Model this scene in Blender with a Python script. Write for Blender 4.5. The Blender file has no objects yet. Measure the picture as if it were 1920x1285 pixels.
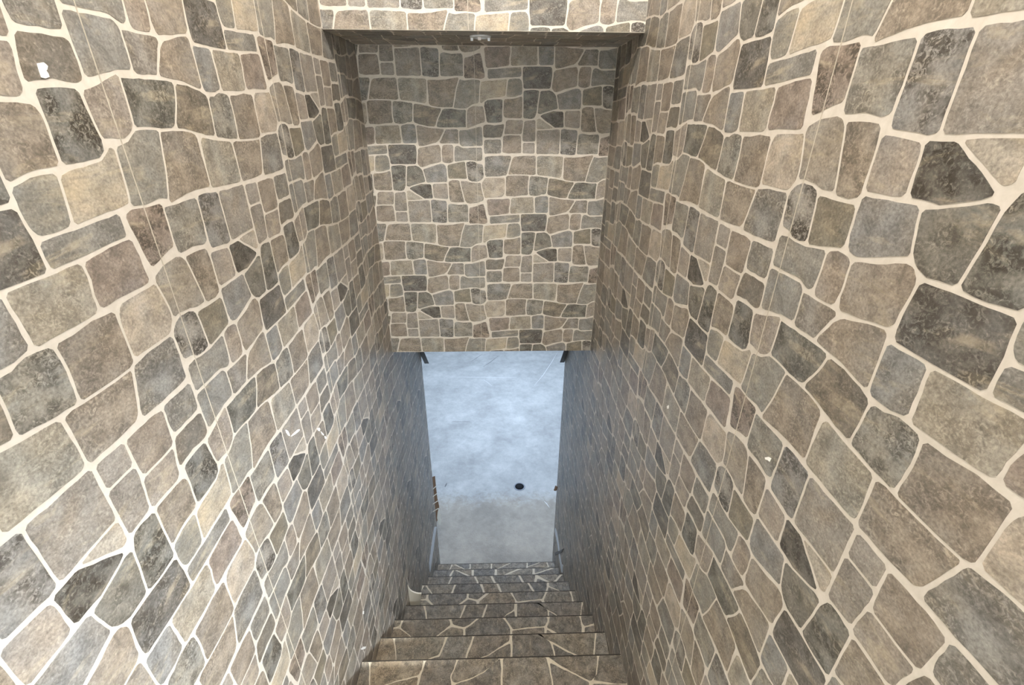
import bpy, bmesh, math, random
from mathutils import Vector, Matrix

random.seed(7)
C = bpy.context.scene.collection
sc = bpy.context.scene

# ------------------------------------------------------------------ survey of the place
# x right, y forward along the stairs, z up; origin at the camera's eye.
FPX, PITCH, YAW, ROLL = 871.1, 0.4610, 0.0317, 0.0060
L, R = -0.5134, 0.4471            # inner faces of the two side walls
D1, D2, D3 = 1.6576, 2.0052, 2.7554   # upper wall face, back wall face, end of the side walls
ZS, ZB = 0.216, -1.0431           # soffit, underside of the back wall
PU, PV = 0.53, 0.54               # wall-covering strip width and pattern repeat
NSTEP, RUN, RISE = 9, 0.20, 0.19
ND0, NZ0 = 1.0222, -1.817         # first nosing in view
FLOOR = NZ0 - RISE * NSTEP        # concrete floor
LANDING = NZ0 + RISE
CEIL = 1.42

def ray(px, py):
    u = (px - 960) / FPX; v = (py - 642.5) / FPX
    X = u * math.cos(ROLL) + v * math.sin(ROLL); Y = -u * math.sin(ROLL) + v * math.cos(ROLL)
    dr = math.cos(PITCH) - Y * math.sin(PITCH); z = -math.sin(PITCH) - Y * math.cos(PITCH)
    return (X * math.cos(YAW) + dr * math.sin(YAW), -X * math.sin(YAW) + dr * math.cos(YAW), z)
def on_x(px, py, x):
    r = ray(px, py); t = x / r[0]; return (r[1] * t, r[2] * t)       # (y, z)
def on_y(px, py, y):
    r = ray(px, py); t = y / r[1]; return (r[0] * t, r[2] * t)       # (x, z)
def on_z(px, py, z):
    r = ray(px, py); t = z / r[2]; return (r[0] * t, r[1] * t)       # (x, y)
def proj(p):
    x, d, z = p
    xr = x * math.cos(YAW) - d * math.sin(YAW); dr = x * math.sin(YAW) + d * math.cos(YAW)
    Z = dr * math.cos(PITCH) - z * math.sin(PITCH); Y = -z * math.cos(PITCH) - dr * math.sin(PITCH)
    if Z < 0.02: return None
    u = xr * math.cos(ROLL) - Y * math.sin(ROLL); v = xr * math.sin(ROLL) + Y * math.cos(ROLL)
    return (960 + FPX * u / Z, 642.5 + FPX * v / Z)

# ------------------------------------------------------------------ camera, world, lights, exposure
cam_d = bpy.data.cameras.new('camera'); cam = bpy.data.objects.new('camera', cam_d); C.objects.link(cam)
cam_d.sensor_fit = 'HORIZONTAL'; cam_d.sensor_width = 36.0; cam_d.lens = 36.0 * FPX / 1920.0
cam_d.clip_start = 0.02; cam_d.clip_end = 60
a = Vector(ray(960, 642.5)).normalized()
rt = (Vector(ray(1060, 642.5)) - Vector(ray(960, 642.5))).normalized()
up = rt.cross(a)
cam.matrix_world = Matrix(((rt.x, up.x, -a.x, 0), (rt.y, up.y, -a.y, 0), (rt.z, up.z, -a.z, 0), (0, 0, 0, 1)))
sc.camera = cam

w = bpy.data.worlds.new('world'); sc.world = w; w.use_nodes = True
w.node_tree.nodes['Background'].inputs[0].default_value = (0.62, 0.76, 1.0, 1)
w.node_tree.nodes['Background'].inputs[1].default_value = 0.6

def area(name, loc, target, sx, sy, power, col):
    l = bpy.data.lights.new(name, 'AREA'); l.shape = 'RECTANGLE'; l.size = sx; l.size_y = sy
    l.energy = power; l.color = col
    o = bpy.data.objects.new(name, l); C.objects.link(o)
    o.location = loc
    o.rotation_euler = (Vector(target) - Vector(loc)).to_track_quat('-Z', 'Y').to_euler()
    return o
# daylight through the two windows (each light sits in its window opening)
ROOM_Y1 = 7.2
area('daylight_basement', (0.0, ROOM_Y1 - 0.06, -2.05), (0.0, 3.0, -3.2), 2.2, 1.3, 25, (0.58, 0.75, 1.0))
area('daylight_upstairs', (1.7, -2.33, 0.1), (-0.5, 1.0, -1.0), 1.1, 1.5, 8, (0.90, 0.96, 1.0))

vs = sc.view_settings
vs.view_transform = 'Standard'; vs.look = 'None'; vs.gamma = 1.0; vs.use_curve_mapping = False
vs.exposure = -0.05

# ------------------------------------------------------------------ materials
def new_mat(name):
    m = bpy.data.materials.new(name); m.use_nodes = True
    nt = m.node_tree; b = nt.nodes['Principled BSDF']
    return m, nt, b
def N(nt, t, **kw):
    n = nt.nodes.new(t)
    for k, v in kw.items():
        if k == 'op': n.operation = v
        else: setattr(n, k, v)
    return n
def lin(c):
    return tuple(((v / 255) / 12.92 if v / 255 <= 0.04045 else ((v / 255 + 0.055) / 1.055) ** 2.4) for v in c)
def noise(nt, vec, scale, detail=4, rough=0.6, dist=0.0):
    n = N(nt, 'ShaderNodeTexNoise'); n.inputs['Scale'].default_value = scale
    n.inputs['Detail'].default_value = detail; n.inputs['Roughness'].default_value = rough
    n.inputs['Distortion'].default_value = dist
    nt.links.new(vec, n.inputs['Vector']); return n
def ramp(nt, fac, stops):
    r = N(nt, 'ShaderNodeValToRGB'); e = r.color_ramp.elements
    e[0].position, e[0].color = stops[0][0], (*[stops[0][1]] * 3, 1)
    e[1].position, e[1].color = stops[-1][0], (*[stops[-1][1]] * 3, 1)
    for p, v in stops[1:-1]:
        x = e.new(p); x.color = (v, v, v, 1)
    nt.links.new(fac, r.inputs[0]); return r
def mixc(nt, mode, fac, a_, b_):
    m = N(nt, 'ShaderNodeMix', data_type='RGBA', blend_type=mode)
    for sock, v in ((m.inputs[0], fac), (m.inputs[6], a_), (m.inputs[7], b_)):
        if hasattr(v, 'links'): nt.links.new(v, sock)
        else: sock.default_value = v if not isinstance(v, tuple) else (*v, 1)
    return m.outputs[2]

def stone_mat(name, streak, pit_scale, pit_lo, bump, rough, contrast):
    m, nt, b = new_mat(name)
    uv = N(nt, 'ShaderNodeUVMap', uv_map='tile')
    col = N(nt, 'ShaderNodeAttribute', attribute_name='tint')
    v = uv.outputs[0]
    n1 = noise(nt, v, 30, 6, 0.66, 0.8)
    n4 = noise(nt, v, 260, 3, 0.6, 0.3)
    n2 = noise(nt, v, pit_scale, 6, 0.7, 1.2)
    mp = N(nt, 'ShaderNodeMapping'); mp.inputs['Scale'].default_value = streak
    nt.links.new(v, mp.inputs[0])
    n3 = noise(nt, mp.outputs[0], 1.0, 5, 0.65, 1.0)
    n6 = noise(nt, v, 13, 3, 0.5, 0.5)
    hv = ramp(nt, n6.outputs[0], [(0.36, 0.0), (0.64, 1.0)])
    hue = mixc(nt, 'MIX', hv.outputs[0], (0.97, 0.99, 1.0), (1.05, 1.0, 0.92))
    big = ramp(nt, n1.outputs[0], [(0.28, 1 - contrast), (0.5, 1.0), (0.74, 1 + contrast * 0.9)])
    c = mixc(nt, 'MULTIPLY', 1.0, mixc(nt, 'MULTIPLY', 1.0, col.outputs[0], hue), big.outputs[0])
    grain = ramp(nt, n4.outputs[0], [(0.25, 0.60), (0.75, 1.36)])
    c = mixc(nt, 'MULTIPLY', 1.0, c, grain.outputs[0])
    warm = ramp(nt, n3.outputs[0], [(0.55, 0.0), (0.78, 0.55)])
    c = mixc(nt, 'MIX', warm.outputs[0], c, lin((206, 190, 160)))
    # pits: stronger on stones whose speckle value (alpha) is high
    n5 = noise(nt, v, 26, 3, 0.5, 0.0)
    cl = ramp(nt, n5.outputs[0], [(0.40, 0.0), (0.55, 0.9)])
    pit0 = ramp(nt, n2.outputs[0], [(pit_lo, 1.0), (pit_lo + 0.09, 0.0)])
    pit = N(nt, 'ShaderNodeMath', op='MULTIPLY'); nt.links.new(pit0.outputs[0], pit.inputs[0]); nt.links.new(cl.outputs[0], pit.inputs[1])
    am = N(nt, 'ShaderNodeMath', op='MULTIPLY'); nt.links.new(pit.outputs[0], am.inputs[0]); nt.links.new(col.outputs['Alpha'], am.inputs[1])
    c = mixc(nt, 'MIX', am.outputs[0], c, lin((58, 52, 44)))
    hi = ramp(nt, n2.outputs[0], [(0.60, 0.0), (0.72, 0.38)])
    c = mixc(nt, 'MIX', hi.outputs[0], c, lin((214, 203, 182)))
    nt.links.new(c, b.inputs['Base Color'])
    b.inputs['Roughness'].default_value = rough
    b.inputs['Specular IOR Level'].default_value = 0.45
    bp = N(nt, 'ShaderNodeBump'); bp.inputs['Strength'].default_value = bump; bp.inputs['Distance'].default_value = 0.002
    nt.links.new(n2.outputs[0], bp.inputs['Height']); nt.links.new(bp.outputs[0], b.inputs['Normal'])
    return m
M_STONE = stone_mat('printed_stone', (9, 34, 1), 150, 0.475, 0.4, 0.36, 0.40)
M_SLATE = stone_mat('slate_stone', (60, 22, 1), 120, 0.46, 1.0, 0.6, 0.55)

def plain_mat(name, c1, c2, scale, rough=0.7, bump=0.0, spec=0.3, metal=0.0):
    m, nt, b = new_mat(name)
    tc = N(nt, 'ShaderNodeTexCoord')
    n = noise(nt, tc.outputs['Object'], scale, 6, 0.65, 0.4)
    r = ramp(nt, n.outputs[0], [(0.3, 0.0), (0.7, 1.0)])
    c = mixc(nt, 'MIX', r.outputs[0], lin(c1), lin(c2))
    nt.links.new(c, b.inputs['Base Color'])
    b.inputs['Roughness'].default_value = rough; b.inputs['Specular IOR Level'].default_value = spec
    b.inputs['Metallic'].default_value = metal
    if bump:
        bp = N(nt, 'ShaderNodeBump'); bp.inputs['Strength'].default_value = bump; bp.inputs['Distance'].default_value = 0.003
        nt.links.new(n.outputs[0], bp.inputs['Height']); nt.links.new(bp.outputs[0], b.inputs['Normal'])
    return m
M_GROUT = plain_mat('grout', (198, 190, 177), (214, 206, 195), 60, 0.38, 0.1, 0.4)
M_GROUT2 = plain_mat('tread_grout', (204, 193, 170), (220, 209, 188), 60, 0.6, 0.1)
M_SEAM = plain_mat('seam', (176, 167, 152), (196, 187, 172), 40, 0.5)
M_WHITE = plain_mat('plaster_white', (238, 236, 230), (248, 247, 243), 30, 0.7)
M_CREAM = plain_mat('bare_cream_board', (244, 236, 216), (248, 242, 226), 14, 0.6)
M_WOOD = plain_mat('dark_wood', (70, 44, 26), (104, 66, 36), 18, 0.7, 0.2)
M_WOOD2 = plain_mat('brown_wood', (104, 72, 38), (140, 98, 54), 22, 0.7, 0.2)
M_METAL = plain_mat('dark_metal', (74, 76, 78), (88, 90, 92), 20, 0.45, 0, 0.5, 0.6)
M_GALV = plain_mat('pale_metal', (206, 212, 218), (224, 228, 232), 25, 0.45, 0, 0.5, 0.2)
M_PAINT = plain_mat('room_paint', (206, 208, 208), (216, 218, 218), 3, 0.8, 0.05)
M_RISER = plain_mat('riser_print', (84, 78, 68), (116, 106, 92), 30, 0.6)
M_NOSE_SHADOW = plain_mat('nosing_shadow', (44, 40, 34), (62, 56, 48), 30, 0.6)
M_BLACK = plain_mat('drain_black', (8, 8, 9), (16, 16, 18), 20, 0.8)
M_PIPE = plain_mat('drain_pipe', (120, 124, 128), (150, 152, 156), 20, 0.5)

def floor_mat():
    m, nt, b = new_mat('concrete')
    tc = N(nt, 'ShaderNodeTexCoord'); v = tc.outputs['Object']
    n1 = noise(nt, v, 2.6, 6, 0.62, 0.2); n2 = noise(nt, v, 14, 6, 0.7, 0.2); n3 = noise(nt, v, 70, 5, 0.7)
    r1 = ramp(nt, n1.outputs[0], [(0.3, 0.72), (0.7, 1.14)])
    r2 = ramp(nt, n2.outputs[0], [(0.3, 0.84), (0.7, 1.10)])
    c = mixc(nt, 'MULTIPLY', 1.0, lin((176, 174, 168)), r1.outputs[0])
    c = mixc(nt, 'MULTIPLY', 1.0, c, r2.outputs[0])
    pit = ramp(nt, n3.outputs[0], [(0.30, 0.7), (0.36, 0.0)])
    c = mixc(nt, 'MIX', pit.outputs[0], c, lin((96, 94, 90)))
    # lamp-lit floor by the bottom step, painted browner up to the lamp's shadow edge
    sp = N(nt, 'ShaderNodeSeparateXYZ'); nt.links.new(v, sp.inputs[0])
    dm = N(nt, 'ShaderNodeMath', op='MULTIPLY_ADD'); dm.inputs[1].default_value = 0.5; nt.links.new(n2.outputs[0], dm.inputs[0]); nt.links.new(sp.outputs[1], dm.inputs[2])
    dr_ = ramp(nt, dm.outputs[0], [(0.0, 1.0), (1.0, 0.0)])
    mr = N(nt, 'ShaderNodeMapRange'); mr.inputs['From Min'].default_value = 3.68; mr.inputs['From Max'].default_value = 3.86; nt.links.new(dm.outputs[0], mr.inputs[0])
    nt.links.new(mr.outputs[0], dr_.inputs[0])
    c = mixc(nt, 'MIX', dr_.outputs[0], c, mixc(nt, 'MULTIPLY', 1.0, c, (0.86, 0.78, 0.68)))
    nt.links.new(c, b.inputs['Base Color']); b.inputs['Roughness'].default_value = 0.62
    bp = N(nt, 'ShaderNodeBump'); bp.inputs['Strength'].default_value = 0.6; bp.inputs['Distance'].default_value = 0.006
    s = N(nt, 'ShaderNodeMath', op='ADD'); nt.links.new(n2.outputs[0], s.inputs[0]); nt.links.new(n3.outputs[0], s.inputs[1])
    nt.links.new(s.outputs[0], bp.inputs['Height']); nt.links.new(bp.outputs[0], b.inputs['Normal'])
    return m
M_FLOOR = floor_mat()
def emit_mat(name, col, st):
    m, nt, b = new_mat(name)
    b.inputs['Base Color'].default_value = (*col, 1); b.inputs['Emission Color'].default_value = (*col, 1)
    b.inputs['Emission Strength'].default_value = st
    return m
def glass_mat():
    m, nt, b = new_mat('window_glass')
    b.inputs['Base Color'].default_value = (0.9, 0.95, 1, 1); b.inputs['Roughness'].default_value = 0.05
    b.inputs['Transmission Weight'].default_value = 1.0; b.inputs['IOR'].default_value = 1.1
    return m
M_GLASS = glass_mat()

# ------------------------------------------------------------------ mesh helpers
def link(name, me, mat=None, parent=None, mw=None):
    o = bpy.data.objects.new(name, me); C.objects.link(o)
    if mat and me is not None and not me.materials: me.materials.append(mat)
    if parent: o.parent = parent
    if mw is not None: o.matrix_world = mw
    return o
def tag(o, label=None, cat=None, group=None, kind=None):
    if label: o['label'] = label
    if cat: o['category'] = cat
    if group: o['group'] = group
    if kind: o['kind'] = kind
    return o
def empty(name, loc=(0, 0, 0)):
    o = bpy.data.objects.new(name, None); C.objects.link(o); o.location = loc; o.empty_display_size = 0.05
    return o
def mesh_from(name, verts, faces):
    me = bpy.data.meshes.new(name); me.from_pydata(verts, [], faces); me.update(); return me
def boxes(name, lst):
    vs_, fs = [], []
    for (x0, x1, y0, y1, z0, z1) in lst:
        b = len(vs_)
        vs_ += [(x0, y0, z0), (x1, y0, z0), (x1, y1, z0), (x0, y1, z0), (x0, y0, z1), (x1, y0, z1), (x1, y1, z1), (x0, y1, z1)]
        fs += [tuple(b + i for i in f) for f in ((0, 3, 2, 1), (4, 5, 6, 7), (0, 1, 5, 4), (1, 2, 6, 5), (2, 3, 7, 6), (3, 0, 4, 7))]
    return mesh_from(name, vs_, fs)
def extrude_poly(name, pts3, off):
    """closed prism: polygon pts3 (list of 3-vectors) pushed by off"""
    n = len(pts3); o = Vector(off)
    vs_ = [Vector(p) for p in pts3] + [Vector(p) + o for p in pts3]
    bm = bmesh.new(); bv = [bm.verts.new(p) for p in vs_]
    bm.faces.new(bv[:n]); bm.faces.new(list(reversed(bv[n:])))
    for i in range(n):
        j = (i + 1) % n; bm.faces.new((bv[i], bv[n + i], bv[n + j], bv[j]))
    bmesh.ops.recalc_face_normals(bm, faces=bm.faces)
    me = bpy.data.meshes.new(name); bm.to_mesh(me); bm.free(); return me

def parea(p):
    return 0.5 * sum(p[i][0] * p[(i + 1) % len(p)][1] - p[(i + 1) % len(p)][0] * p[i][1] for i in range(len(p)))
def clip(poly, planes):
    """Sutherland-Hodgman, planes (a,b,c): keep a*x+b*y+c >= 0"""
    for (A, B, c) in planes:
        out = []
        for i in range(len(poly)):
            p, q = poly[i], poly[(i + 1) % len(poly)]
            dp = A * p[0] + B * p[1] + c; dq = A * q[0] + B * q[1] + c
            if dp >= 0: out.append(p)
            if (dp >= 0) != (dq >= 0):
                t = dp / (dp - dq); out.append((p[0] + t * (q[0] - p[0]), p[1] + t * (q[1] - p[1])))
        poly = out
        if len(poly) < 3: return []
    return poly
def soften(poly, r=0.22):
    """round every corner a little"""
    out = []; n = len(poly)
    for i in range(n):
        a0, p, b0 = poly[i - 1], poly[i], poly[(i + 1) % n]
        v1 = (a0[0] - p[0], a0[1] - p[1]); v2 = (b0[0] - p[0], b0[1] - p[1])
        l1 = math.hypot(*v1); l2 = math.hypot(*v2)
        if l1 < 1e-6 or l2 < 1e-6: continue
        cs = (v1[0] * v2[0] + v1[1] * v2[1]) / (l1 * l2)
        if cs < -0.9: out.append(p); continue
        t = min(0.0042, r * min(l1, l2))
        out.append((p[0] + v1[0] / l1 * t, p[1] + v1[1] / l1 * t)); out.append((p[0] + v2[0] / l2 * t, p[1] + v2[1] / l2 * t))
    return out
def grow(poly, e):
    """push a counter-clockwise outline out by e metres"""
    out = []; n = len(poly)
    for i in range(n):
        a0, p, b0 = poly[i - 1], poly[i], poly[(i + 1) % n]
        d1 = (p[0] - a0[0], p[1] - a0[1]); d2 = (b0[0] - p[0], b0[1] - p[1])
        l1 = math.hypot(*d1) or 1; l2 = math.hypot(*d2) or 1
        n1 = (d1[1] / l1, -d1[0] / l1); n2 = (d2[1] / l2, -d2[0] / l2)
        m = (n1[0] + n2[0], n1[1] + n2[1]); q = max(0.5, (m[0] * m[0] + m[1] * m[1]) / 2)
        out.append((p[0] + m[0] / q * e, p[1] + m[1] / q * e))
    return out
def waver(poly, step=0.016, amp=0.0009):
    """uneven hand-cut edges"""
    out = []; n = len(poly)
    for i in range(n):
        p, q = poly[i], poly[(i + 1) % n]; l = math.hypot(q[0] - p[0], q[1] - p[1])
        out.append(p); k = int(l / step)
        for j in range(1, k + 1):
            t = j / (k + 1); o_ = random.uniform(-amp, amp)
            out.append((p[0] + (q[0] - p[0]) * t + (q[1] - p[1]) / l * o_, p[1] + (q[1] - p[1]) * t - (q[0] - p[0]) / l * o_))
    return out
def stone_arrays(poly, thick, org):
    """prism open at the back: top face + skirt, local to org"""
    n = len(poly)
    top = [(p[0] - org[0], p[1] - org[1], thick) for p in poly]
    bot = [(p[0] - org[0], p[1] - org[1], -0.0008) for p in poly]
    fs = [tuple(range(n))] + [(i, n + i, n + (i + 1) % n, (i + 1) % n) for i in range(n)]
    return top + bot, fs
def finish_stone(me, tint, uvs):
    """tint: list of RGBA per vertex, uvs: list of uv per vertex"""
    at = me.color_attributes.new('tint', 'FLOAT_COLOR', 'POINT')
    at.data.foreach_set('color', [c for t in tint for c in t])
    uv = me.uv_layers.new(name='tile')
    buf = []
    for lp in me.loops: buf += uvs[lp.vertex_index]
    uv.data.foreach_set('uv', buf)

# ------------------------------------------------------------------ one repeat of the printed stone pattern, surveyed on the back wall
CR = {'R1': (880, 280, 7.111), 'R2': (880, 400, 7.111), 'L1': (690, 280, 8.0), 'L2': (690, 400, 8.0), 'L3': (690, 520, 8.0)}
BU, BZ = -0.3691, -0.2861         # tip of the arrow stone: strip 0 (strip 1 at +PU, +PV/2)
# shade, speckle: name -> (sRGB, speckle)
TONE = {'tan': (190, 179, 162), 'lt': (174, 167, 154), 'br': (158, 148, 135), 'rb': (158, 146, 136), 'db': (138, 130, 118),
        'gr': (154, 150, 142), 'bg': (150, 147, 140), 'do': (134, 131, 123), 'dk': (120, 116, 108), 'tp': (164, 156, 146), 'ol': (150, 143, 127)}
STONES = [
 ('R1','gr',.6,[(207,112),(230,103),(420,90),(550,95),(548,140),(500,320),(490,345),(390,362),(222,366),(208,345),(203,250)]),
 ('R1','br',.5,[(575,130),(600,105),(720,95),(870,92),(880,110),(880,335),(840,343),(700,335),(525,338),(522,325),(560,180)]),
 ('R1','lt',.4,[(902,110),(920,95),(1040,97),(1245,105),(1240,220),(1220,360),(1200,383),(1100,365),(905,342),(897,200)]),
 ('R1','br',.5,[(1262,115),(1400,118),(1500,110),(1640,85),(1645,110),(1600,240),(1545,425),(1440,428),(1300,425),(1252,395),(1258,250)]),
 ('L2','gr',.2,[(1452,170),(1530,185),(1640,165),(1730,180),(1720,300),(1710,435),(1620,455),(1540,505),(1385,500),(1405,330)]),
 ('R1','tan',.2,[(210,388),(300,385),(468,383),(472,470),(465,590),(440,635),(330,642),(205,648),(190,600),(165,480),(175,440)]),
 ('R1','br',.5,[(490,370),(520,357),(640,353),(785,358),(788,400),(775,500),(780,610),(700,612),(600,628),(488,622),(486,500)]),
 ('R1','gr',.8,[(812,362),(900,366),(1040,385),(1045,410),(1030,520),(1015,598),(960,600),(900,622),(803,612),(795,500),(800,420)]),
 ('R1','db',.5,[(1065,392),(1150,400),(1280,430),(1385,443),(1385,465),(1330,560),(1295,650),(1200,648),(1100,625),(1040,600),(1045,500)]),
 ('R1','do',.7,[(1410,460),(1440,448),(1560,452),(1695,458),(1695,540),(1685,655),(1560,660),(1400,660),(1315,655),(1350,560)]),
 ('L2','tp',.4,[(1555,535),(1590,495),(1640,475),(1775,480),(1785,540),(1795,655),(1700,680),(1560,730),(1550,640)]),
 ('R1','rb',.3,[(235,675),(290,668),(420,668),(535,660),(540,720),(525,780),(530,850),(430,865),(340,875),(260,878),(245,800)]),
 ('R1','lt',.4,[(560,655),(680,645),(850,640),(852,720),(858,845),(700,848),(550,855),(545,800),(557,720)]),
 ('R1','bg',.5,[(875,648),(940,630),(1045,630),(1050,700),(1045,845),(960,845),(880,845)]),
 ('R1','br',.3,[(1070,640),(1150,655),(1250,675),(1395,685),(1390,710),(1330,800),(1290,835),(1200,858),(1090,885),(1068,870),(1065,760)]),
 ('R1','tp',.5,[(1415,700),(1425,688),(1570,685),(1575,760),(1572,845),(1450,845),(1340,845),(1335,830),(1375,770)]),
 ('L2','gr',.2,[(1455,758),(1560,752),(1680,725),(1750,712),(1758,800),(1765,928),(1640,935),(1490,938),(1460,910),(1450,820)]),
 ('R2','bg',.4,[(280,45),(400,38),(550,25),(665,18),(670,60),(668,112),(560,120),(420,128),(280,138),(278,80)]),
 ('R2','dk',.8,[(690,15),(860,12),(1028,15),(1030,80),(1025,140),(1010,232),(860,235),(700,235),(690,130)]),
 ('R2','br',.2,[(1055,65),(1080,45),(1200,25),(1320,10),(1332,60),(1325,205),(1210,230),(1090,268),(1060,265),(1032,230),(1045,140)]),
 ('R2','br',.3,[(1365,15),(1480,12),(1490,30),(1485,130),(1475,205),(1420,222),(1355,215),(1340,195),(1345,80)]),
 ('L3','gr',.3,[(1400,-10),(1425,-25),(1460,-15),(1500,0),(1600,-2),(1755,-5),(1760,60),(1758,140),(1690,148),(1630,145),(1540,138),(1395,158),(1388,80)]),
 ('R2','tan',.1,[(195,175),(250,165),(380,155),(500,142),(495,200),(485,310),(400,328),(280,340),(205,388),(188,380),(190,280)]),
 ('R2','bg',.2,[(522,145),(600,135),(655,138),(675,165),(682,230),(680,295),(600,318),(500,322),(505,250)]),
 ('R2','do',.9,[(700,262),(790,252),(880,258),(878,320),(850,480),(825,540),(760,545),(700,540),(697,420)]),
 ('R2','do',.6,[(900,262),(1000,255),(1050,275),(1085,320),(1100,400),(1098,440),(1000,465),(900,495),(868,490),(875,390),(890,310)]),
 ('R2','gr',.3,[(1090,300),(1200,265),(1320,232),(1365,245),(1378,300),(1375,380),(1368,440),(1250,445),(1118,448),(1108,390),(1100,340)]),
 ('R2','ol',.3,[(1400,245),(1500,225),(1615,205),(1615,300),(1620,402),(1500,400),(1395,402),(1395,330)]),
 ('L1','gr',1.,[(1472,215),(1530,195),(1590,198),(1640,235),(1715,245),(1725,300),(1735,420),(1700,470),(1640,495),(1560,490),(1510,470),(1490,400)]),
 ('R2','do',1.,[(245,375),(270,358),(360,352),(450,350),(450,430),(448,580),(380,588),(270,588),(255,500),(238,420)]),
 ('R2','br',.5,[(470,350),(600,340),(682,318),(685,400),(680,540),(580,540),(480,535),(462,500),(468,420)]),
 ('R2','dk',1.,[(900,520),(930,500),(1050,468),(1165,472),(1170,540),(1172,632),(1070,635),(1040,615),(960,565)]),
 ('R2','tp',.1,[(1190,470),(1280,465),(1365,462),(1368,540),(1358,640),(1280,635),(1195,625),(1185,600)]),
 ('R2','tan',.1,[(862,555),(885,545),(960,590),(1050,642),(950,650),(862,655),(858,610)]),
 ('R2','br',.6,[(1390,440),(1440,422),(1518,425),(1530,480),(1550,590),(1560,675),(1480,678),(1385,672),(1378,560)]),
 ('L1','tp',.2,[(1385,495),(1470,492),(1540,512),(1620,520),(1690,515),(1695,580),(1735,740),(1730,770),(1650,805),(1530,820),(1490,810),(1450,770),(1430,680)]),
 ('R2','db',.4,[(230,625),(260,612),(360,622),(470,605),(465,650),(440,740),(340,745),(250,745),(232,735),(225,680)]),
 ('R2','tp',.2,[(495,580),(520,562),(600,565),(692,562),(695,620),(675,705),(590,706),(480,708),(478,690),(490,640)]),
 ('R2','tp',.4,[(712,575),(760,568),(838,560),(838,680),(838,780),(740,785),(692,780),(692,730),(700,660)]),
 ('R2','gr',.6,[(240,775),(300,768),(430,768),(438,800),(438,905),(340,908),(240,912)]),
 ('R2','br',.3,[(465,728),(560,720),(665,722),(672,790),(678,900),(600,905),(500,905),(450,895),(460,800)]),
 ('R2','tp',.3,[(695,800),(760,795),(832,797),(832,905),(760,905),(692,905)]),
 ('R2','tp',.3,[(862,670),(900,668),(1050,662),(1125,658),(1130,700),(1120,910),(1000,908),(855,912),(858,800)]),
 ('R2','gr',.9,[(1145,660),(1180,652),(1250,660),(1330,665),(1335,700),(1315,915),(1230,918),(1138,910),(1142,800)]),
 ('R2','gr',.6,[(1355,710),(1390,698),(1480,712),(1590,705),(1592,760),(1585,905),(1480,905),(1335,910),(1340,820)]),
 ('L3','rb',.9,[(1590,700),(1640,690),(1720,665),(1775,652),(1790,690),(1815,800),(1830,870),(1790,885),(1690,880),(1590,880),(1585,800)]),
]
REFS = {'R': (((1008.4, 219.8), (BU + PU, BZ + PV / 2)), ((1003, 473.7), (BU + PU, BZ - PV / 2))),
        'L': (((764.7, 355.3), (BU, BZ)), ((786, 580), (BU, BZ - PV)))}
def drift(strip, Z):
    (p0, e0), (p1, e1) = REFS[strip]
    o0, o1 = on_y(*p0, D2), on_y(*p1, D2)
    t = max(-0.3, min(1.3, (Z - o0[1]) / (o1[1] - o0[1])))
    return tuple((e0[i] - o0[i]) * (1 - t) + (e1[i] - o1[i]) * t for i in (0, 1))
TILE = []
for (cr, tone, spk, pts) in STONES:
    ox, oy, s = CR[cr]
    poly = []
    for (x, y) in pts:
        X, Z = on_y(ox + x / s, oy + y / s, D2)
        cx, cz = drift(cr[0], Z)               # the strips were not hung perfectly true
        poly.append((X + cx - BU, Z + cz - BZ))          # metres from the arrow stone's tip
    if parea(poly) < 0: poly.reverse()
    base = lin(TONE[tone]); k = 0.79 * random.uniform(0.94, 1.06)
    TILE.append((waver(soften(grow(poly, 0.0008))), (base[0] * k, base[1] * k, base[2] * k * random.uniform(1.0, 1.06), spk)))
def joint_open(g=0.0042, rounds=3):
    """keep a joint of about g between neighbouring stones of the repeat"""
    nb = [(du * PU, dv * PV + (PV / 2 if du % 2 else 0)) for du in (-1, 0, 1) for dv in (-2, -1, 0, 1)]
    polys = [[list(p) for p in pl_] for pl_, _ in TILE]
    for _r in range(rounds):
        for a_ in range(len(polys)):
            A = polys[a_]; ax0 = min(p[0] for p in A) - g; ax1 = max(p[0] for p in A) + g; ay0 = min(p[1] for p in A) - g; ay1 = max(p[1] for p in A) + g
            for b_ in range(len(polys)):
                for (ox, oy) in nb:
                    if a_ == b_ and abs(ox) + abs(oy) < 1e-9: continue
                    B = [(p[0] + ox, p[1] + oy) for p in polys[b_]]
                    if min(p[0] for p in B) > ax1 or max(p[0] for p in B) < ax0 or min(p[1] for p in B) > ay1 or max(p[1] for p in B) < ay0: continue
                    for p in A:
                        best = 9; bn = None; ins = False; m = len(B)
                        for i in range(m):
                            q, r = B[i], B[(i + 1) % m]
                            ex, ey = r[0] - q[0], r[1] - q[1]; l2 = ex * ex + ey * ey or 1e-12
                            t = max(0, min(1, ((p[0] - q[0]) * ex + (p[1] - q[1]) * ey) / l2))
                            vx, vy = p[0] - q[0] - t * ex, p[1] - q[1] - t * ey; dd = math.hypot(vx, vy)
                            if dd < best: best = dd; l = math.sqrt(l2); bn = (ey / l, -ex / l)
                            if (q[1] > p[1]) != (r[1] > p[1]) and p[0] < q[0] + (p[1] - q[1]) * ex / (ey or 1e-12): ins = not ins
                        sd = -best if ins else best
                        if sd < g and sd > -0.02:
                            k = (g - sd) * 0.5
                            p[0] += bn[0] * k; p[1] += bn[1] * k
    for i in range(len(TILE)): TILE[i] = ([tuple(p) for p in polys[i]], TILE[i][1])
joint_open()
TILE_AREA = sum(parea(p) for p, _ in TILE) / (PU * PV)
print('tile: %d stones, cover %.3f' % (len(TILE), TILE_AREA))
SEAM_OFF = on_y(896.5, 400, D2)[0] - BU        # strip edge, measured from the tip
STONE_T = 0.0004
_cache = {}
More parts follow.
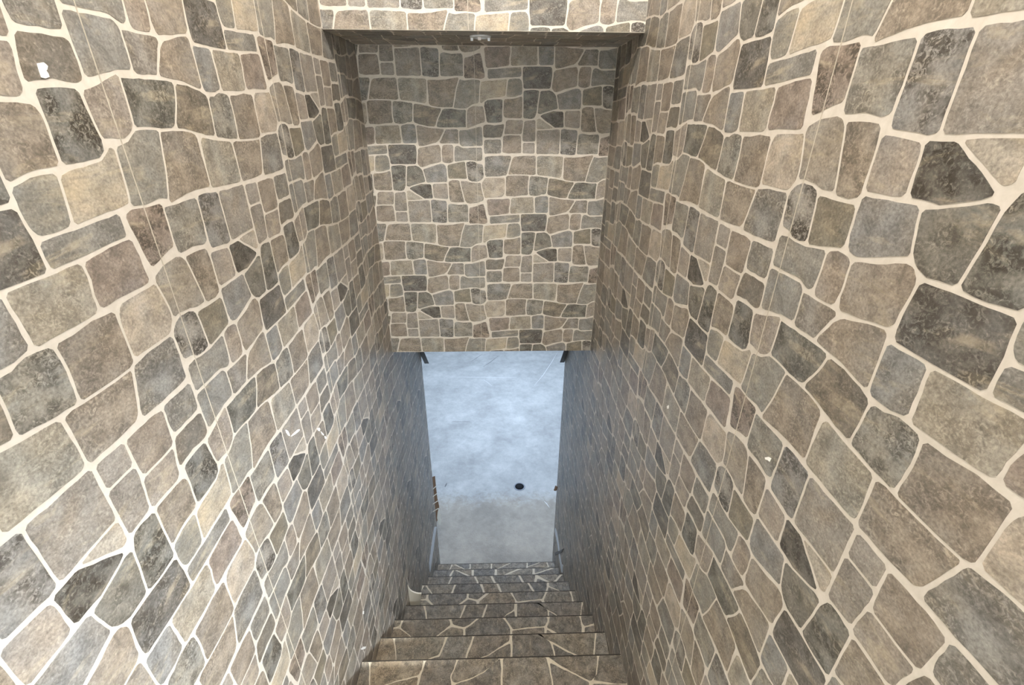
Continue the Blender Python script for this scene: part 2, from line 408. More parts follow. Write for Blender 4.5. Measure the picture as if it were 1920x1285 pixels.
def paper(wall, mw, inv, planes, tips, irange, jrange, name='stone', limit=300, seams=True, zspan=None):
    """Lay the stone pattern on a wall. mw: tile frame (u, v, out) -> world for a stone origin given by place(u, v);
    planes clip in wall (a, b) coordinates."""
    todo = []
    for i in irange:
        for j in jrange:
            du = i * PU; dv = (PV / 2 if i % 2 else 0.0) + j * PV
            for k, (poly, tint) in enumerate(TILE):
                pl = [inv(p[0] + du, p[1] + dv) for p in poly]      # wall coordinates
                cl = clip(pl, planes)
                if len(cl) < 3 or abs(parea(cl)) < 4e-5: continue
                cut = abs(abs(parea(cl)) - abs(parea(pl))) > 1e-8
                pr = [proj(mw(q)) for q in cl]
                vis = 0.0
                if all(pr):
                    cp = clip(pr, [(1, 0, 0), (-1, 0, 1920), (0, 1, 0), (0, -1, 1285)])
                    if len(cp) > 2: vis = abs(parea(cp))
                todo.append((vis, i, j, k, cl, cut, (du, dv)))
    todo.sort(key=lambda t: -t[0])
    V, F, T, U = [], [], [], []
    for n, (vis, i, j, k, cl, cut, (du, dv)) in enumerate(todo):
        poly, tint = TILE[k]
        frame = FRAMES[wall]
        org_t = (sum(p[0] for p in poly) / len(poly), sum(p[1] for p in poly) / len(poly))
        # polygon back in tile coordinates (for texture and shared meshes)
        if cut:
            tp = [fwd(wall, q, du, dv) for q in cl]
            if parea(tp) < 0: tp.reverse()
        else:
            tp = poly
        vv, ff = stone_arrays(tp, STONE_T, org_t)
        wo = inv(org_t[0] + du, org_t[1] + dv)
        M = Matrix.Translation(Vector(mw(wo))) @ frame
        if n < limit and vis > 3:
            key = None if cut else k
            me = _cache.get(key) if key is not None else None
            if me is None:
                me = mesh_from('stone', vv, ff)
                finish_stone(me, [tint] * len(vv), [(v[0] + org_t[0] + (0 if not cut else 0), v[1] + org_t[1]) for v in vv])
                me.materials.append(M_STONE)
                if key is not None: _cache[key] = me
            link(name, me, None, WALLS[wall], M)
        else:
            b = len(V)
            V += [tuple(M @ Vector(v)) for v in vv]; F += [tuple(b + q for q in f) for f in ff]
            T += [tint] * len(vv); U += [(v[0] + org_t[0], v[1] + org_t[1]) for v in vv]
    if V:
        me = mesh_from('small_stones', V, F); finish_stone(me, T, U); me.materials.append(M_STONE)
        tag(link('small_stones', me, None, WALLS[wall]), kind='stuff')
    print(wall, len(todo), 'stones')
FRAMES, WALLS, TIPS = {}, {}, {}
def rot(u, v, wv):
    return Matrix(((u[0], v[0], wv[0], 0), (u[1], v[1], wv[1], 0), (u[2], v[2], wv[2], 0), (0, 0, 0, 1)))
FRAMES['left'] = rot((0, -1, 0), (0, 0, -1), (1, 0, 0))
FRAMES['right'] = rot((0, 1, 0), (0, 0, -1), (-1, 0, 0))
FRAMES['back'] = rot((1, 0, 0), (0, 0, 1), (0, -1, 0))
FRAMES['upper'] = FRAMES['back']
FRAMES['soffit'] = rot((1, 0, 0), (0, 1, 0), (0, 0, -1)) @ Matrix.Diagonal((1, -1, 1, 1)) if False else rot((1, 0, 0), (0, -1, 0), (0, 0, -1))
LU, LZ, RU, RZ = 0.4619, -0.5397, 0.4129, -0.0626
HZ = 0.2313 + (BZ + PV / 2 - 2 * PV - (-1.0005)) # upper wall: same strips, own height
SIGN = {'left': (-1, -1, LU, LZ), 'right': (1, -1, RU, RZ), 'back': (1, 1, BU, BZ), 'upper': (1, 1, BU, HZ - PV / 2), 'soffit': (1, -1, BU, D1 + 0.2)}
def inv_of(wall):
    su, sv, u0, v0 = SIGN[wall]
    return lambda u, v: (u0 + su * u, v0 + sv * v)
def fwd(wall, q, du, dv):
    su, sv, u0, v0 = SIGN[wall]
    return ((q[0] - u0) * su - du, (q[1] - v0) * sv - dv)
MW = {'left': lambda q: (L, q[0], q[1]), 'right': lambda q: (R, q[0], q[1]), 'back': lambda q: (q[0], D2, q[1]),
      'upper': lambda q: (q[0], D1, q[1]), 'soffit': lambda q: (q[0], q[1], ZS)}

# ------------------------------------------------------------------ structure
def wall_slab(name, pts_yz, x, thick):
    me = extrude_poly(name, [(x, y, z) for y, z in pts_yz], (thick, 0, 0))
    return tag(link(name, me, M_GROUT), kind='structure')
# bottom end of the side walls: the covering stops short and leaves the framing open
LN = [on_x(*p, L) for p in ((805, 1072), (816, 990))]
RN = [on_x(*p, R) for p in ((1054, 1072), (1041.5, 990))]
print('notch', LN, RN)
Y0L, Y0R = -2.4, -0.30
DL3 = on_x(809.5, 900, L)[0]
DL3 = 0.5 * (DL3 + D3)
WALLS['left'] = wall_slab('wall_left', [(Y0L, CEIL), (DL3, CEIL), (DL3, LN[1][1]), (LN[1][0], LN[1][1]), (LN[0][0], LN[0][1]), (LN[0][0], FLOOR - 0.05), (Y0L, FLOOR - 0.05)], L, -0.10)
WALLS['right'] = wall_slab('wall_right', [(Y0R, CEIL), (D3, CEIL), (D3, RN[1][1]), (RN[1][0], RN[1][1]), (RN[0][0], RN[0][1]), (RN[0][0], FLOOR - 0.05), (Y0R, FLOOR - 0.05)], R, 0.10)
WALLS['back'] = tag(link('wall_back', boxes('wall_back', [(L, R, D2, D2 + 0.10, ZB, ZS + 0.30)]), M_GROUT), kind='structure')
WALLS['upper'] = tag(link('wall_upper', boxes('wall_upper', [(L, R, D1, D1 + 0.06, ZS, CEIL)]), M_GROUT), kind='structure')
WALLS['soffit'] = tag(link('ceiling', boxes('ceiling', [(L, R, D1 + 0.06, D2, ZS + 0.0005, ZS + 0.05)]), M_GROUT), kind='structure')

def stairline(y):  # covering is only laid a little below the treads
    return
side_planes = lambda y0, y1: [(1, 0, -y0), (-1, 0, y1), (0, -1, CEIL - 0.002), (0.95, 1.0, -(0.95 * ND0 + NZ0) + 0.42), (0, 1, -FLOOR - 0.0)]
def below(pl, n):      # keep above the notch line
    (ya, za), (yb, zb) = n
    return pl
paper('left', MW['left'], inv_of('left'), side_planes(-0.5, DL3 - 0.001), None, range(-6, 4), range(-4, 10))
paper('right', MW['right'], inv_of('right'), side_planes(Y0R + 0.001, D3 - 0.001), None, range(-3, 7), range(-4, 10))
paper('back', MW['back'], inv_of('back'), [(1, 0, -L - 0.001), (-1, 0, R - 0.001), (0, 1, -ZB), (0, -1, ZS - 0.001)], None, range(-2, 4), range(-4, 4))
paper('upper', MW['upper'], inv_of('upper'), [(1, 0, -L - 0.001), (-1, 0, R - 0.001), (0, 1, -ZS - 0.001), (0, -1, CEIL - 0.01)], None, range(-2, 4), range(-4, 6))
paper('soffit', MW['soffit'], inv_of('soffit'), [(1, 0, -L - 0.001), (-1, 0, R - 0.001), (0, 1, -D1 - 0.002), (0, -1, D2 - 0.002)], None, range(-2, 4), range(-3, 4))

# strip edges of the wall covering
def seam(wall, a0, b0, b1, wd=0.0016):
    f = FRAMES[wall]; mw = MW[wall]
    p0, p1 = Vector(mw((a0, b0))), Vector(mw((a0, b1)))
    out = Vector(f.col[2][:3]) * 0.0009; side = Vector(f.col[0][:3]) * wd * 0.5
    me = extrude_poly('seam', [p0 - side - out, p0 + side - out, p1 + side - out, p1 - side - out], out * 2)
    link('seam_strip', me, M_SEAM, WALLS[wall])
for i in range(-1, 6):
    y = LU + i * PU - SEAM_OFF
    if 0 < y < DL3: seam('left', y, max(FLOOR, NZ0 - 0.95 * (y - ND0) - 0.3), CEIL - 0.02)
    y = RU + i * PU + SEAM_OFF
    if 0 < y < D3: seam('right', y, max(FLOOR, NZ0 - 0.95 * (y - ND0) - 0.3), CEIL - 0.02)
seam('back', BU + SEAM_OFF, ZB + 0.002, ZS - 0.002); seam('upper', BU + SEAM_OFF, ZS + 0.002, CEIL - 0.02)

# lower room
RX0, RX1 = -2.3, 2.3
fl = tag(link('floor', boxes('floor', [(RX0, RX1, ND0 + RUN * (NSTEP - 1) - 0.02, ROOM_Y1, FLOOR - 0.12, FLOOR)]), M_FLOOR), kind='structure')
ZR = -0.86
tag(link('ceiling', boxes('ceiling_room', [(RX0, RX1, D2 + 0.1, ROOM_Y1, ZR, ZR + 0.08)]), M_PAINT), kind='structure')
tag(link('wall_room_left', boxes('w', [(RX0 - 0.1, RX0, D3 - 0.1, ROOM_Y1, FLOOR, ZR)]), M_PAINT), kind='structure')
tag(link('wall_room_right', boxes('w', [(RX1, RX1 + 0.1, D3 - 0.1, ROOM_Y1, FLOOR, ZR)]), M_PAINT), kind='structure')
tag(link('wall_room_near', boxes('w', [(RX0, L - 0.1, D3 - 0.1, D3 - 0.02, FLOOR, ZR), (R + 0.1, RX1, D3 - 0.1, D3 - 0.02, FLOOR, ZR)]), M_PAINT), kind='structure')
WX0, WX1, WZ0, WZ1 = -1.15, 1.15, -2.75, -1.35
tag(link('wall_room_far', boxes('w', [(RX0, WX0, ROOM_Y1, ROOM_Y1 + 0.12, FLOOR, ZR), (WX1, RX1, ROOM_Y1, ROOM_Y1 + 0.12, FLOOR, ZR),
     (WX0, WX1, ROOM_Y1, ROOM_Y1 + 0.12, FLOOR, WZ0), (WX0, WX1, ROOM_Y1, ROOM_Y1 + 0.12, WZ1, ZR)]), M_PAINT), kind='structure')
w1 = tag(link('window_1', boxes('w', [(WX0, WX0 + .05, ROOM_Y1 + .03, ROOM_Y1 + .09, WZ0, WZ1), (WX1 - .05, WX1, ROOM_Y1 + .03, ROOM_Y1 + .09, WZ0, WZ1),
     (WX0 + .05, WX1 - .05, ROOM_Y1 + .03, ROOM_Y1 + .09, WZ0, WZ0 + .05), (WX0 + .05, WX1 - .05, ROOM_Y1 + .03, ROOM_Y1 + .09, WZ1 - .05, WZ1)]), M_WHITE), kind='structure')
link('pane', boxes('pane', [(WX0 + .05, WX1 - .05, ROOM_Y1 + .055, ROOM_Y1 + .06, WZ0 + .05, WZ1 - .05)]), M_GLASS, w1)

# upper landing and hall behind the viewer
tag(link('floor', boxes('landing', [(L, R, ND0 - RUN * 1 - 0.02 - 2.4, ND0 - RUN, LANDING - 0.12, LANDING), (R, 2.4, Y0L, Y0R, LANDING - 0.12, LANDING)]), M_FLOOR), kind='structure')
tag(link('ceiling', boxes('hall_ceiling', [(L - 0.1, 2.5, Y0L - 0.1, D1 + 0.06, CEIL, CEIL + 0.1)]), M_PAINT), kind='structure')
HX0, HX1, HZ0, HZ1 = 1.08, 2.32, -0.72, 0.92
tag(link('wall_hall_near', boxes('w', [(L, HX0, Y0L - 0.1, Y0L, LANDING, CEIL), (HX1, 2.4, Y0L - 0.1, Y0L, LANDING, CEIL), (HX0, HX1, Y0L - 0.1, Y0L, LANDING, HZ0), (HX0, HX1, Y0L - 0.1, Y0L, HZ1, CEIL)]), M_PAINT), kind='structure')
tag(link('wall_hall_far', boxes('w', [(R + 0.1, 2.4, Y0R, Y0R + 0.1, LANDING, CEIL)]), M_PAINT), kind='structure')
tag(link('wall_hall_light_stop', boxes('w', [(R, R + 0.1, Y0L, Y0R, 0.50, CEIL)]), M_PAINT), kind='structure')  # unseen lintel, added to cut off the hall lamp's light on the left wall
tag(link('wall_hall_right', boxes('w', [(2.4, 2.5, Y0L, Y0R, LANDING, CEIL)]), M_PAINT), kind='structure')
w2 = tag(link('window_2', boxes('w', [(HX0, HX0 + .05, Y0L - .08, Y0L - .02, HZ0, HZ1), (HX1 - .05, HX1, Y0L - .08, Y0L - .02, HZ0, HZ1), (HX0 + .05, HX1 - .05, Y0L - .08, Y0L - .02, HZ0, HZ0 + .05), (HX0 + .05, HX1 - .05, Y0L - .08, Y0L - .02, HZ1 - .05, HZ1)]), M_WHITE), kind='structure')
link('pane', boxes('pane', [(HX0 + .05, HX1 - .05, Y0L - .055, Y0L - .05, HZ0 + .05, HZ1 - .05)]), M_GLASS, w2)

# ------------------------------------------------------------------ ceiling lamp over the stairs
def lathe(name, prof, seg=32):
    vs_, fs = [], []
    for (r, z) in prof:
        for s in range(seg):
            t = 2 * math.pi * s / seg; vs_.append((r * math.cos(t), r * math.sin(t), z))
    for i in range(len(prof) - 1):
        for s in range(seg):
            q = (s + 1) % seg
            fs.append((i * seg + s, i * seg + q, (i + 1) * seg + q, (i + 1) * seg + s))
    me = mesh_from(name, vs_, fs)
    for p in me.polygons: p.use_smooth = True
    return me
M_BULB = emit_mat('bulb', (1.0, 0.92, 0.8), 6)
def pendant(loc, label, power, col, soft):
    lamp = tag(empty('ceiling_lamp', loc), label, 'lamp')
    link('base_plate', lathe('base', [(0.0001, 0), (0.06, 0), (0.06, -0.018), (0.03, -0.03), (0.02, -0.06), (0.0001, -0.06)]), M_WHITE, lamp)
    link('bulb', lathe('bulb', [(0.0001, -0.16), (0.02, -0.156), (0.034, -0.14), (0.038, -0.12), (0.032, -0.095), (0.018, -0.065), (0.0001, -0.06)]), M_BULB, lamp)
    pl = bpy.data.lights.new('bulb_light', 'POINT'); pl.energy = power; pl.color = col; pl.shadow_soft_size = soft
    po = bpy.data.objects.new('bulb_light', pl); C.objects.link(po); po.location = (loc[0], loc[1], loc[2] - 0.22)
pendant((0.06, 0.60, CEIL), 'white ceiling lamp with a bare bulb above the stairs', 106, (1.0, 0.945, 0.88), 0.04)
pendant((1.30, -1.95, CEIL), 'white ceiling lamp with a bare bulb in the hall behind the stairhead', 1400, (0.88, 0.94, 1.0), 0.13)

# cool panel lamp in the ceiling of the lower room
PLY = 5.0
pnl = tag(empty('panel_lamp', (0.1, PLY, ZR)), 'cool white square panel lamp in the ceiling of the lower room', 'lamp')
link('frame', boxes('frame', [(-.62, .62, -.33, -.30, -.03, 0), (-.62, .62, .30, .33, -.03, 0), (-.62, -.59, -.30, .30, -.03, 0), (.59, .62, -.30, .30, -.03, 0)]), M_WHITE, pnl)
link('diffuser', boxes('diffuser', [(-.59, .59, -.30, .30, -.02, -.01)]), emit_mat('panel', (0.6, 0.77, 1.0), 3), pnl)
area('panel_light', (0.1, PLY, ZR - 0.04), (0.1, PLY, FLOOR), 1.15, 0.58, 108, (0.60, 0.75, 1.0))

# ------------------------------------------------------------------ staircase
stairs = tag(empty('staircase', (0.5 * (L + R), ND0, NZ0)), 'steep staircase covered in dark flagstone with pale joints between the walls', 'stairs')
TREAD = {
 0: [[(681,1245),(690,1245),(691,1285),(690,1310),(650,1310)],
     [(696,1245),(793,1242),(790,1255),(784,1266),(740,1277),(712,1288),(705,1310),(696,1310),(695,1280)],
     [(715,1291),(745,1280),(783,1271),(780,1290),(776,1310),(712,1310)],
     [(799,1242),(855,1240),(850,1255),(843,1268),(845,1282),(846,1290),(840,1310),(781,1310),(786,1285),(790,1268)],
     [(860,1240),(935,1238),(925,1246),(905,1260),(880,1272),(856,1280),(849,1278),(847,1270),(853,1257)],
     [(856,1284),(882,1276),(908,1263),(937,1243),(939,1255),(938,1285),(938,1310),(848,1310),(850,1290)],
     [(944,1238),(980,1236),(1023,1235),(1026,1245),(1029,1255),(1033,1275),(1034,1310),(943,1310),(943,1270)],
     [(1032,1245),(1050,1254),(1080,1268),(1104,1281),(1100,1310),(1040,1310),(1038,1280),(1034,1262)],
     [(1031,1235),(1080,1233),(1119,1231),(1118,1250),(1116,1268),(1107,1277),(1085,1266),(1055,1250),(1030,1238)],
     [(1124,1231),(1164,1229),(1172,1255),(1180,1282),(1150,1281),(1120,1276),(1114,1275),(1120,1265),(1122,1248)],
     [(1112,1284),(1150,1285),(1181,1286),(1188,1310),(1106,1310)]],
 1: [[(713,1199),(736,1199),(739,1215),(741,1232),(741,1246),(700,1246),(704,1235)],
     [(741,1199),(834,1197),(829,1212),(822,1228),(805,1234),(790,1242),(745,1246),(744,1230)],
     [(840,1197),(885,1196),(880,1210),(873,1228),(871,1243),(800,1245),(808,1237),(825,1233),(832,1215)],
     [(890,1196),(955,1194),(954,1202),(935,1214),(915,1228),(900,1233),(880,1243),(875,1243),(878,1228),(885,1211)],
     [(905,1235),(918,1230),(938,1217),(956,1208),(957,1222),(956,1242),(895,1243)],
     [(961,1194),(998,1192),(1015,1198),(1031,1206),(1034,1215),(1038,1230),(1038,1240),(961,1242),(962,1215)],
     [(1037,1209),(1055,1220),(1080,1232),(1083,1238),(1044,1239),(1042,1230)],
     [(1008,1192),(1060,1190),(1115,1188),(1113,1208),(1111,1237),(1090,1238),(1085,1229),(1060,1217),(1035,1203)],
     [(1119,1188),(1134,1187),(1139,1205),(1145,1230),(1147,1236),(1115,1237),(1117,1210)]],
 2: [[(739,1166),(752,1165),(749,1173),(737,1177)],
     [(736,1181),(748,1180),(760,1188),(772,1198),(770,1201),(732,1201)],
     [(757,1165),(841,1163),(844,1172),(832,1182),(817,1193),(812,1199),(778,1200),(765,1188),(752,1177)],
     [(847,1177),(868,1181),(867,1198),(820,1198),(822,1194),(835,1184)],
     [(847,1163),(893,1162),(880,1171),(870,1176),(850,1171)],
     [(899,1162),(942,1161),(950,1170),(956,1180),(955,1196),(873,1198),(873,1180),(884,1173)],
     [(948,1160),(1025,1157),(1026,1165),(1021,1174),(990,1176),(962,1180),(957,1172)],
     [(961,1184),(990,1180),(1020,1178),(1020,1194),(960,1196)],
     [(1031,1157),(1085,1156),(1088,1165),(1090,1177),(1090,1192),(1052,1193),(1040,1184),(1026,1177),(1030,1167)],
     [(1026,1182),(1045,1193),(1025,1194)],
     [(1090,1156),(1110,1155),(1113,1169),(1096,1174),(1092,1168)],
     [(1097,1178),(1114,1174),(1118,1191),(1096,1192)]],
 3: [[(760,1139),(793,1138),(796,1147),(798,1166),(753,1168),(757,1155)],
     [(798,1138),(870,1136),(865,1149),(859,1165),(802,1167),(801,1150)],
     [(875,1136),(911,1134),(906,1148),(901,1164),(863,1165),(869,1150)],
     [(915,1134),(964,1132),(963,1143),(948,1153),(940,1163),(905,1164),(910,1150)],
     [(948,1156),(964,1147),(966,1162),(944,1163)],
     [(970,1132),(998,1132),(1012,1138),(1026,1145),(1027,1160),(970,1162),(970,1147)],
     [(1006,1132),(1090,1130),(1089,1145),(1086,1158),(1052,1160),(1040,1150),(1020,1139)],
     [(1030,1148),(1042,1155),(1048,1160),(1030,1161)],
     [(1094,1130),(1097,1142),(1103,1158),(1090,1158),(1091,1144)]],
 4: [[(790,1118),(799,1117),(798,1123),(789,1124)], [(788,1127),(799,1127),(813,1140),(786,1141)],
     [(804,1117),(875,1115),(874,1122),(858,1134),(852,1140),(820,1141),(804,1124)],
     [(878,1125),(893,1129),(892,1139),(858,1140),(863,1135)],
     [(880,1115),(911,1114),(896,1124),(879,1121)],
     [(918,1114),(956,1113),(965,1126),(965,1136),(898,1139),(899,1129)],
     [(961,1113),(1022,1111),(1016,1123),(985,1126),(970,1128)],
     [(971,1132),(990,1129),(1014,1127),(1018,1134),(970,1136)],
     [(1027,1111),(1067,1110),(1071,1120),(1072,1132),(1024,1134),(1020,1126)],
     [(1072,1110),(1078,1109),(1082,1131),(1077,1132)]],
 5: [[(796,1102),(808,1114),(811,1119),(785,1119),(791,1108)], [(801,1099),(851,1098),(847,1108),(843,1118),(816,1119)],
     [(856,1097),(899,1096),(903,1105),(906,1116),(849,1117),(851,1109)], [(905,1096),(930,1095),(934,1105),(939,1115),(911,1116)],
     [(935,1095),(988,1094),(994,1104),(1001,1113),(944,1115)], [(993,1094),(1025,1093),(1024,1105),(1021,1113),(1006,1113)],
     [(1029,1102),(1050,1110),(1049,1112),(1026,1113)], [(1030,1093),(1065,1092),(1077,1110),(1056,1110),(1030,1099)]],
 6: [[(803,1084),(845,1083),(841,1091),(838,1100),(792,1101),(797,1092)], [(849,1083),(888,1082),(893,1091),(895,1099),(842,1100),(845,1091)],
     [(893,1082),(919,1081),(925,1093),(927,1097),(900,1098)], [(924,1081),(971,1080),(976,1089),(980,1095),(932,1096)],
     [(976,1080),(1003,1079),(1001,1094),(985,1095)], [(1008,1086),(1024,1092),(1023,1093),(1006,1093)],
     [(1008,1079),(1050,1078),(1037,1091),(1030,1090),(1008,1082)], [(1055,1078),(1064,1092),(1043,1092)]],
 7: [[(813,1071),(848,1070),(843,1078),(840,1086),(799,1087)], [(852,1070),(876,1081),(876,1085),(844,1086)], [(857,1070),(884,1069),(884,1080)],
     [(889,1069),(927,1068),(927,1083),(889,1084)], [(932,1068),(970,1067),(942,1079),(932,1081)], [(945,1081),(980,1068),(998,1067),(998,1080),(945,1082)],
     [(1003,1066),(1033,1066),(1003,1075)], [(1003,1078),(1042,1067),(1048,1066),(1058,1078),(1003,1080)]],
 8: [[(822,1060),(846,1059),(843,1067),(838,1073),(812,1074)], [(849,1060),(869,1068),(864,1072),(843,1073)], [(855,1058),(880,1058),(880,1066),(872,1067)],
     [(883,1058),(920,1057),(920,1069),(883,1071)], [(923,1057),(955,1057),(930,1067),(923,1069)], [(932,1068),(960,1058),(987,1056),(986,1067),(932,1070)],
     [(990,1056),(1010,1056),(990,1062)], [(990,1064),(1015,1058),(1024,1056),(1027,1063),(990,1067)], [(1027,1056),(1040,1055),(1047,1065),(1030,1065)]],
}
SL = [(134, 126, 114), (144, 135, 120), (124, 118, 109), (146, 133, 114), (134, 128, 118), (128, 120, 109)]
for k in range(NSTEP):
    yk, zk = ND0 + RUN * k, NZ0 - RISE * k
    yb = yk - RUN
    t = link('tread', boxes('tread', [(L + 0.002, R - 0.002, yb - 0.03, yk, zk - 0.03, zk)]), M_GROUT2, stairs)
    t.matrix_parent_inverse = Matrix.Translation(-stairs.location)
    r = link('riser', boxes('riser', [(L + 0.002, R - 0.002, yk - 0.045, yk - 0.02, zk - RISE, zk - 0.03)]), M_RISER, stairs)
    r.matrix_parent_inverse = Matrix.Translation(-stairs.location)
    nz = link('nosing_shadow_line', boxes('nosing_shadow_line', [(L + 0.002, R - 0.002, yk, yk + 0.004, zk - 0.028, zk + 0.0013)]), M_NOSE_SHADOW, stairs)  # dark strip added as the thin shadow line along the tread edge
    nz.matrix_parent_inverse = Matrix.Translation(-stairs.location)
    for f in TREAD[k]:
        poly = [on_z(px, py, zk) for px, py in f]
        if parea(poly) < 0: poly.reverse()
        poly = [(p[0], yk) if p[1] > yk - 0.02 else p for p in grow(poly, 0.0016)]
        poly = clip(poly, [(1, 0, -L - 0.002), (-1, 0, R - 0.002), (0, 1, -yb - 0.001), (0, -1, yk)])
        if len(poly) < 3: continue
        poly = waver(soften(poly), 0.02, 0.0012)
        o = (sum(p[0] for p in poly) / len(poly), sum(p[1] for p in poly) / len(poly))
        vv, ff = stone_arrays(poly, 0.0012, o)
        me = mesh_from('flagstone', vv, ff)
        c = lin(random.choice(SL)); q = random.uniform(.9, 1.12)
        finish_stone(me, [(c[0] * q, c[1] * q, c[2] * q, 0.6)] * len(vv), [(v[0] + o[0] + k * 1.7, v[1] + o[1]) for v in vv])
        me.materials.append(M_SLATE)
        s = link('flagstone', me, None, t)
        s.matrix_parent_inverse = Matrix.Identity(4)
        s.location = (o[0], o[1], zk)

# ------------------------------------------------------------------ floor drain
dx, dy = on_z(974, 913, FLOOR)
dr = tag(empty('floor_drain', (dx, dy, FLOOR)), 'round open drain hole in the concrete floor below the stairs', 'drain')
link('rim', lathe('rim', [(0.046, 0.0002), (0.046, 0.003), (0.058, 0.003), (0.060, 0.0002)]), M_PIPE, dr)
link('opening', lathe('hole', [(0.0001, 0.0012), (0.046, 0.0012), (0.046, 0.0004), (0.0001, 0.0004)]), M_BLACK, dr)

def scratch(pts, wd, mat):
    q = [Vector((*on_z(px, py, FLOOR), FLOOR + 0.0002)) for px, py in pts]
    sd = [Vector((-(q[-1] - q[0]).y, (q[-1] - q[0]).x, 0)).normalized() * wd * 0.5 * (1 if 0 < i < len(q) - 1 else 0.3) for i in range(len(q))]
    link('scratch', extrude_poly('scratch', [p - d for p, d in zip(q, sd)] + [p + d for p, d in reversed(list(zip(q, sd)))], (0, 0, 0.0006)), mat, fl)
M_SCR_D = plain_mat('scratch_dark', (96, 96, 94), (120, 120, 118), 30, 0.8)
M_SCR_L = plain_mat('scratch_pale', (206, 206, 202), (222, 222, 218), 30, 0.8)
scratch([(934, 668), (920, 679), (906, 688)], 0.010, M_SCR_D)
scratch([(905, 664), (893, 672), (884, 678)], 0.008, M_SCR_D)
scratch([(1045, 661), (1034, 680), (1018, 704), (1002, 723)], 0.007, M_SCR_L)
scratch([(842, 707), (880, 707.5), (930, 708), (968, 708)], 0.006, M_SCR_L)
scratch([(906, 712), (914, 717), (922, 724)], 0.006, M_SCR_L)
scratch([(838, 906), (836, 910), (834, 914)], 0.014, M_SCR_D)
scratch([(1020, 940), (1025, 945), (1030, 952)], 0.008, M_SCR_L)
scratch([(846, 792), (849, 791), (881, 791), (882, 791.6)], 0.004, M_SCR_D)

# ------------------------------------------------------------------ ends of the side walls: framing, jambs, brackets
def yz_panel(name, pts, x, out, mat, parent):
    me = extrude_poly(name, [(x, *on_x(px, py, x)) for px, py in pts], (out, 0, 0))
    return link(name, me, mat, parent)
for side, x, s in (('left', L, 1), ('right', R, -1)):
    wl = WALLS[side]; n = LN if side == 'left' else RN; y1 = DL3 if side == 'left' else D3
    link('stud', boxes('stud', [(min(x - s * 0.03, x - s * 0.08), max(x - s * 0.03, x - s * 0.08), n[0][0] + 0.005, y1 - 0.03, FLOOR + 0.001, max(n[0][1], n[1][1]) + 0.03)]), M_WOOD if side == 'left' else M_WOOD2, wl)
    link('jamb_strip', boxes('jamb', [(min(x, x - s * 0.1), max(x, x - s * 0.1), y1 - 0.028, y1, FLOOR, n[1][1] + 0.001)]), M_GALV, wl)
if True:
    yz_panel('bare_edge', [(805.5, 1071), (804.3, 1058), (811, 1010), (815, 988), (818.5, 988), (815.5, 1010), (810, 1050), (806.5, 1074)], L, 0.0015, M_GALV, WALLS['left'])
    yz_panel('bare_edge', [(1041.5, 990), (1044.5, 1000), (1049, 1030), (1053, 1058), (1056, 1060), (1055, 1074), (1053, 1074), (1049, 1050), (1045, 1020), (1040, 996)], R, -0.0015, M_GALV, WALLS['right'])
    yz_panel('loose_flap', [(1039.5, 1037), (1045, 1034), (1050, 1033), (1056.5, 1029), (1053, 1036), (1047, 1039), (1041, 1042)], R - 0.004, 0.003, M_METAL, WALLS['right'])
    yz_panel('loose_flap', [(1038, 920), (1041, 911), (1045, 913), (1044, 919), (1041, 921)], R - 0.003, 0.003, M_WOOD2, WALLS['right'])
# dark metal angles slanting at the top of both wall ends
def bracket(pts, x, s, label):
    root_y, root_z = on_x(*pts[0], x)
    b = tag(empty('angle_bracket', (x, root_y, root_z)), label, 'bracket')
    p0 = Vector((x, *on_x(*pts[0], x))); p1 = Vector((x, *on_x(*pts[1], x)))
    dirv = (p1 - p0); p0 = p0 - dirv * 0.9; up_ = Vector((0, -dirv.z, dirv.y)).normalized()
    for nm, q0, w_, t_ in (('flange', 0.0, 0.030, 0.003), ('web', 0.0, 0.003, 0.035)):
        a0 = Vector((s * w_, 0, 0)); b0 = up_ * t_
        me = bpy.data.meshes.new(nm)
        cs = [p0, p0 + a0, p0 + a0 + b0, p0 + b0]
        me = extrude_poly(nm, cs, (p1 - p0))
        o = link(nm, me, M_METAL, b); o.matrix_parent_inverse = Matrix.Translation(-b.location)
    return b
bracket([(787, 662), (796, 682)], L, 1, 'dark metal angle on the end of the left stair wall under the back wall')
bracket([(1066, 658), (1058, 680)], R, -1, 'dark metal angle on the end of the right stair wall under the back wall')

# ------------------------------------------------------------------ torn and chipped spots
def chip(wall, pts, mat=M_WHITE, name='torn_patch', t=0.0012):
    x = L if wall == 'left' else R; s = 1 if wall == 'left' else -1
    me = extrude_poly(name, [(x, *on_x(px, py, x)) for px, py in pts], (s * t, 0, 0))
    link(name, me, mat, WALLS[wall])
chip('left', [(68, 119), (80, 117), (84, 120), (88, 124), (87, 130), (85, 132), (89, 138), (91, 144), (84, 147), (76, 145), (72, 133)])
chip('left', [(535, 806), (539, 808), (542, 814), (543, 818), (540, 817), (536, 811)])
chip('left', [(546, 817), (551, 812), (557, 806), (561, 805), (561, 808), (555, 813), (549, 817), (545, 819)])
chip('left', [(594, 804), (598, 802), (600, 805), (599, 809), (596, 808)])
chip('left', [(601, 809), (604, 812), (607, 815), (606, 817), (603, 814)])
chip('left', [(608, 818), (611, 819), (612, 823), (609, 823)])
chip('left', [(676, 1217), (681, 1213), (686, 1213), (684, 1217), (678, 1219)])
chip('left', [(680, 1146), (682, 1146), (682, 1152), (680, 1152)])
chip('right', [(1435, 858), (1442, 857), (1447, 860), (1444, 866), (1440, 863), (1436, 862)])
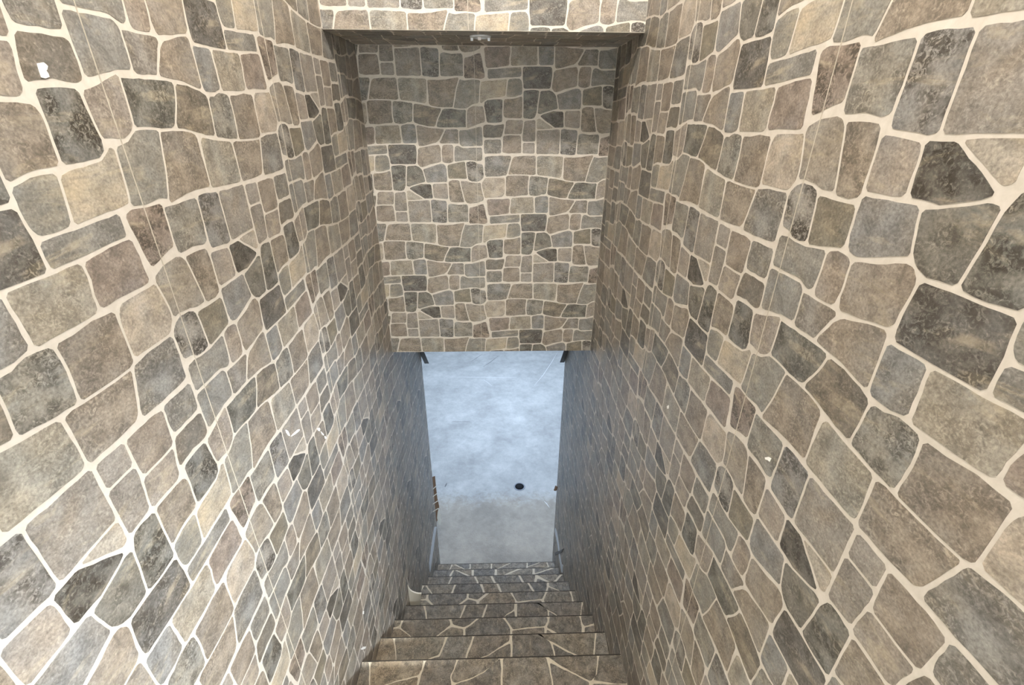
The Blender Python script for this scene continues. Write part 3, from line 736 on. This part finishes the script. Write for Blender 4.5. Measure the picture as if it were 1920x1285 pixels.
chip('right', [(1251, 762), (1254, 760), (1254, 766), (1252, 767)])
# bare cream board standing at the foot of the left wall where the covering is torn off
YB_ = 1.705; z4 = NZ0 - RISE * 4
top = [on_y(px, py, YB_) for px, py in ((763.5, 1098), (766, 1103), (769, 1107.5), (773, 1110.5), (779, 1113), (785, 1114), (790, 1114), (789, 1124), (786, 1139))]
pts = [(max(x_, L + 0.002), YB_, z_) for x_, z_ in top] + [(top[-1][0], YB_, z4 + 0.002), (L + 0.002, YB_, z4 + 0.002)]
o = link('bare_board', extrude_poly('bare_board', pts, (0, 0.008, 0)), M_CREAM, stairs); o.matrix_parent_inverse = Matrix.Translation(-stairs.location)
# loose covering folded round the end of the left wall, its cream backing showing
yz_panel('loose_covering', [(809, 895), (815, 893), (817, 915), (819.5, 935), (823, 950), (822, 962), (820, 975), (815, 987), (811, 975), (810, 940)], L - 0.004, 0.003, M_WOOD2, WALLS['left'])
yz_panel('torn_backing', [(822, 953), (824.5, 960), (826, 975), (825.5, 984), (822, 984), (819, 972), (820, 962)], L - 0.003, 0.003, M_CREAM, WALLS['left'])
for q in range(4):
    yz_panel('backing_edge', [(811, 917 + q * 14), (818 + q * 1.2, 911 + q * 14), (818.5 + q * 1.2, 912.4 + q * 14), (811.4, 918.4 + q * 14)], L - 0.001, 0.0016, M_CREAM, WALLS['left'])

# ------------------------------------------------------------------ ring fitting on the soffit
rx, ry = on_z(900, 64.5, ZS)
rf = tag(empty('ring_fitting', (rx, ry + 0.03, ZS)), 'small white metal ring fitting on the dark soffit', 'light fitting')
link('ring', lathe('ring', [(0.022, -0.001), (0.022, -0.006), (0.032, -0.006), (0.034, -0.001)]), M_GALV, rf)
for sx in (-1, 1):
    c_ = link('clip', boxes('clip', [(sx * 0.027 - 0.004, sx * 0.027 + 0.004, -0.004, 0.004, -0.014, -0.005)]), M_GALV, rf)
link('socket', boxes('socket', [(-0.008, 0.002, -0.005, 0.005, -0.012, -0.0005)]), M_WHITE, rf)
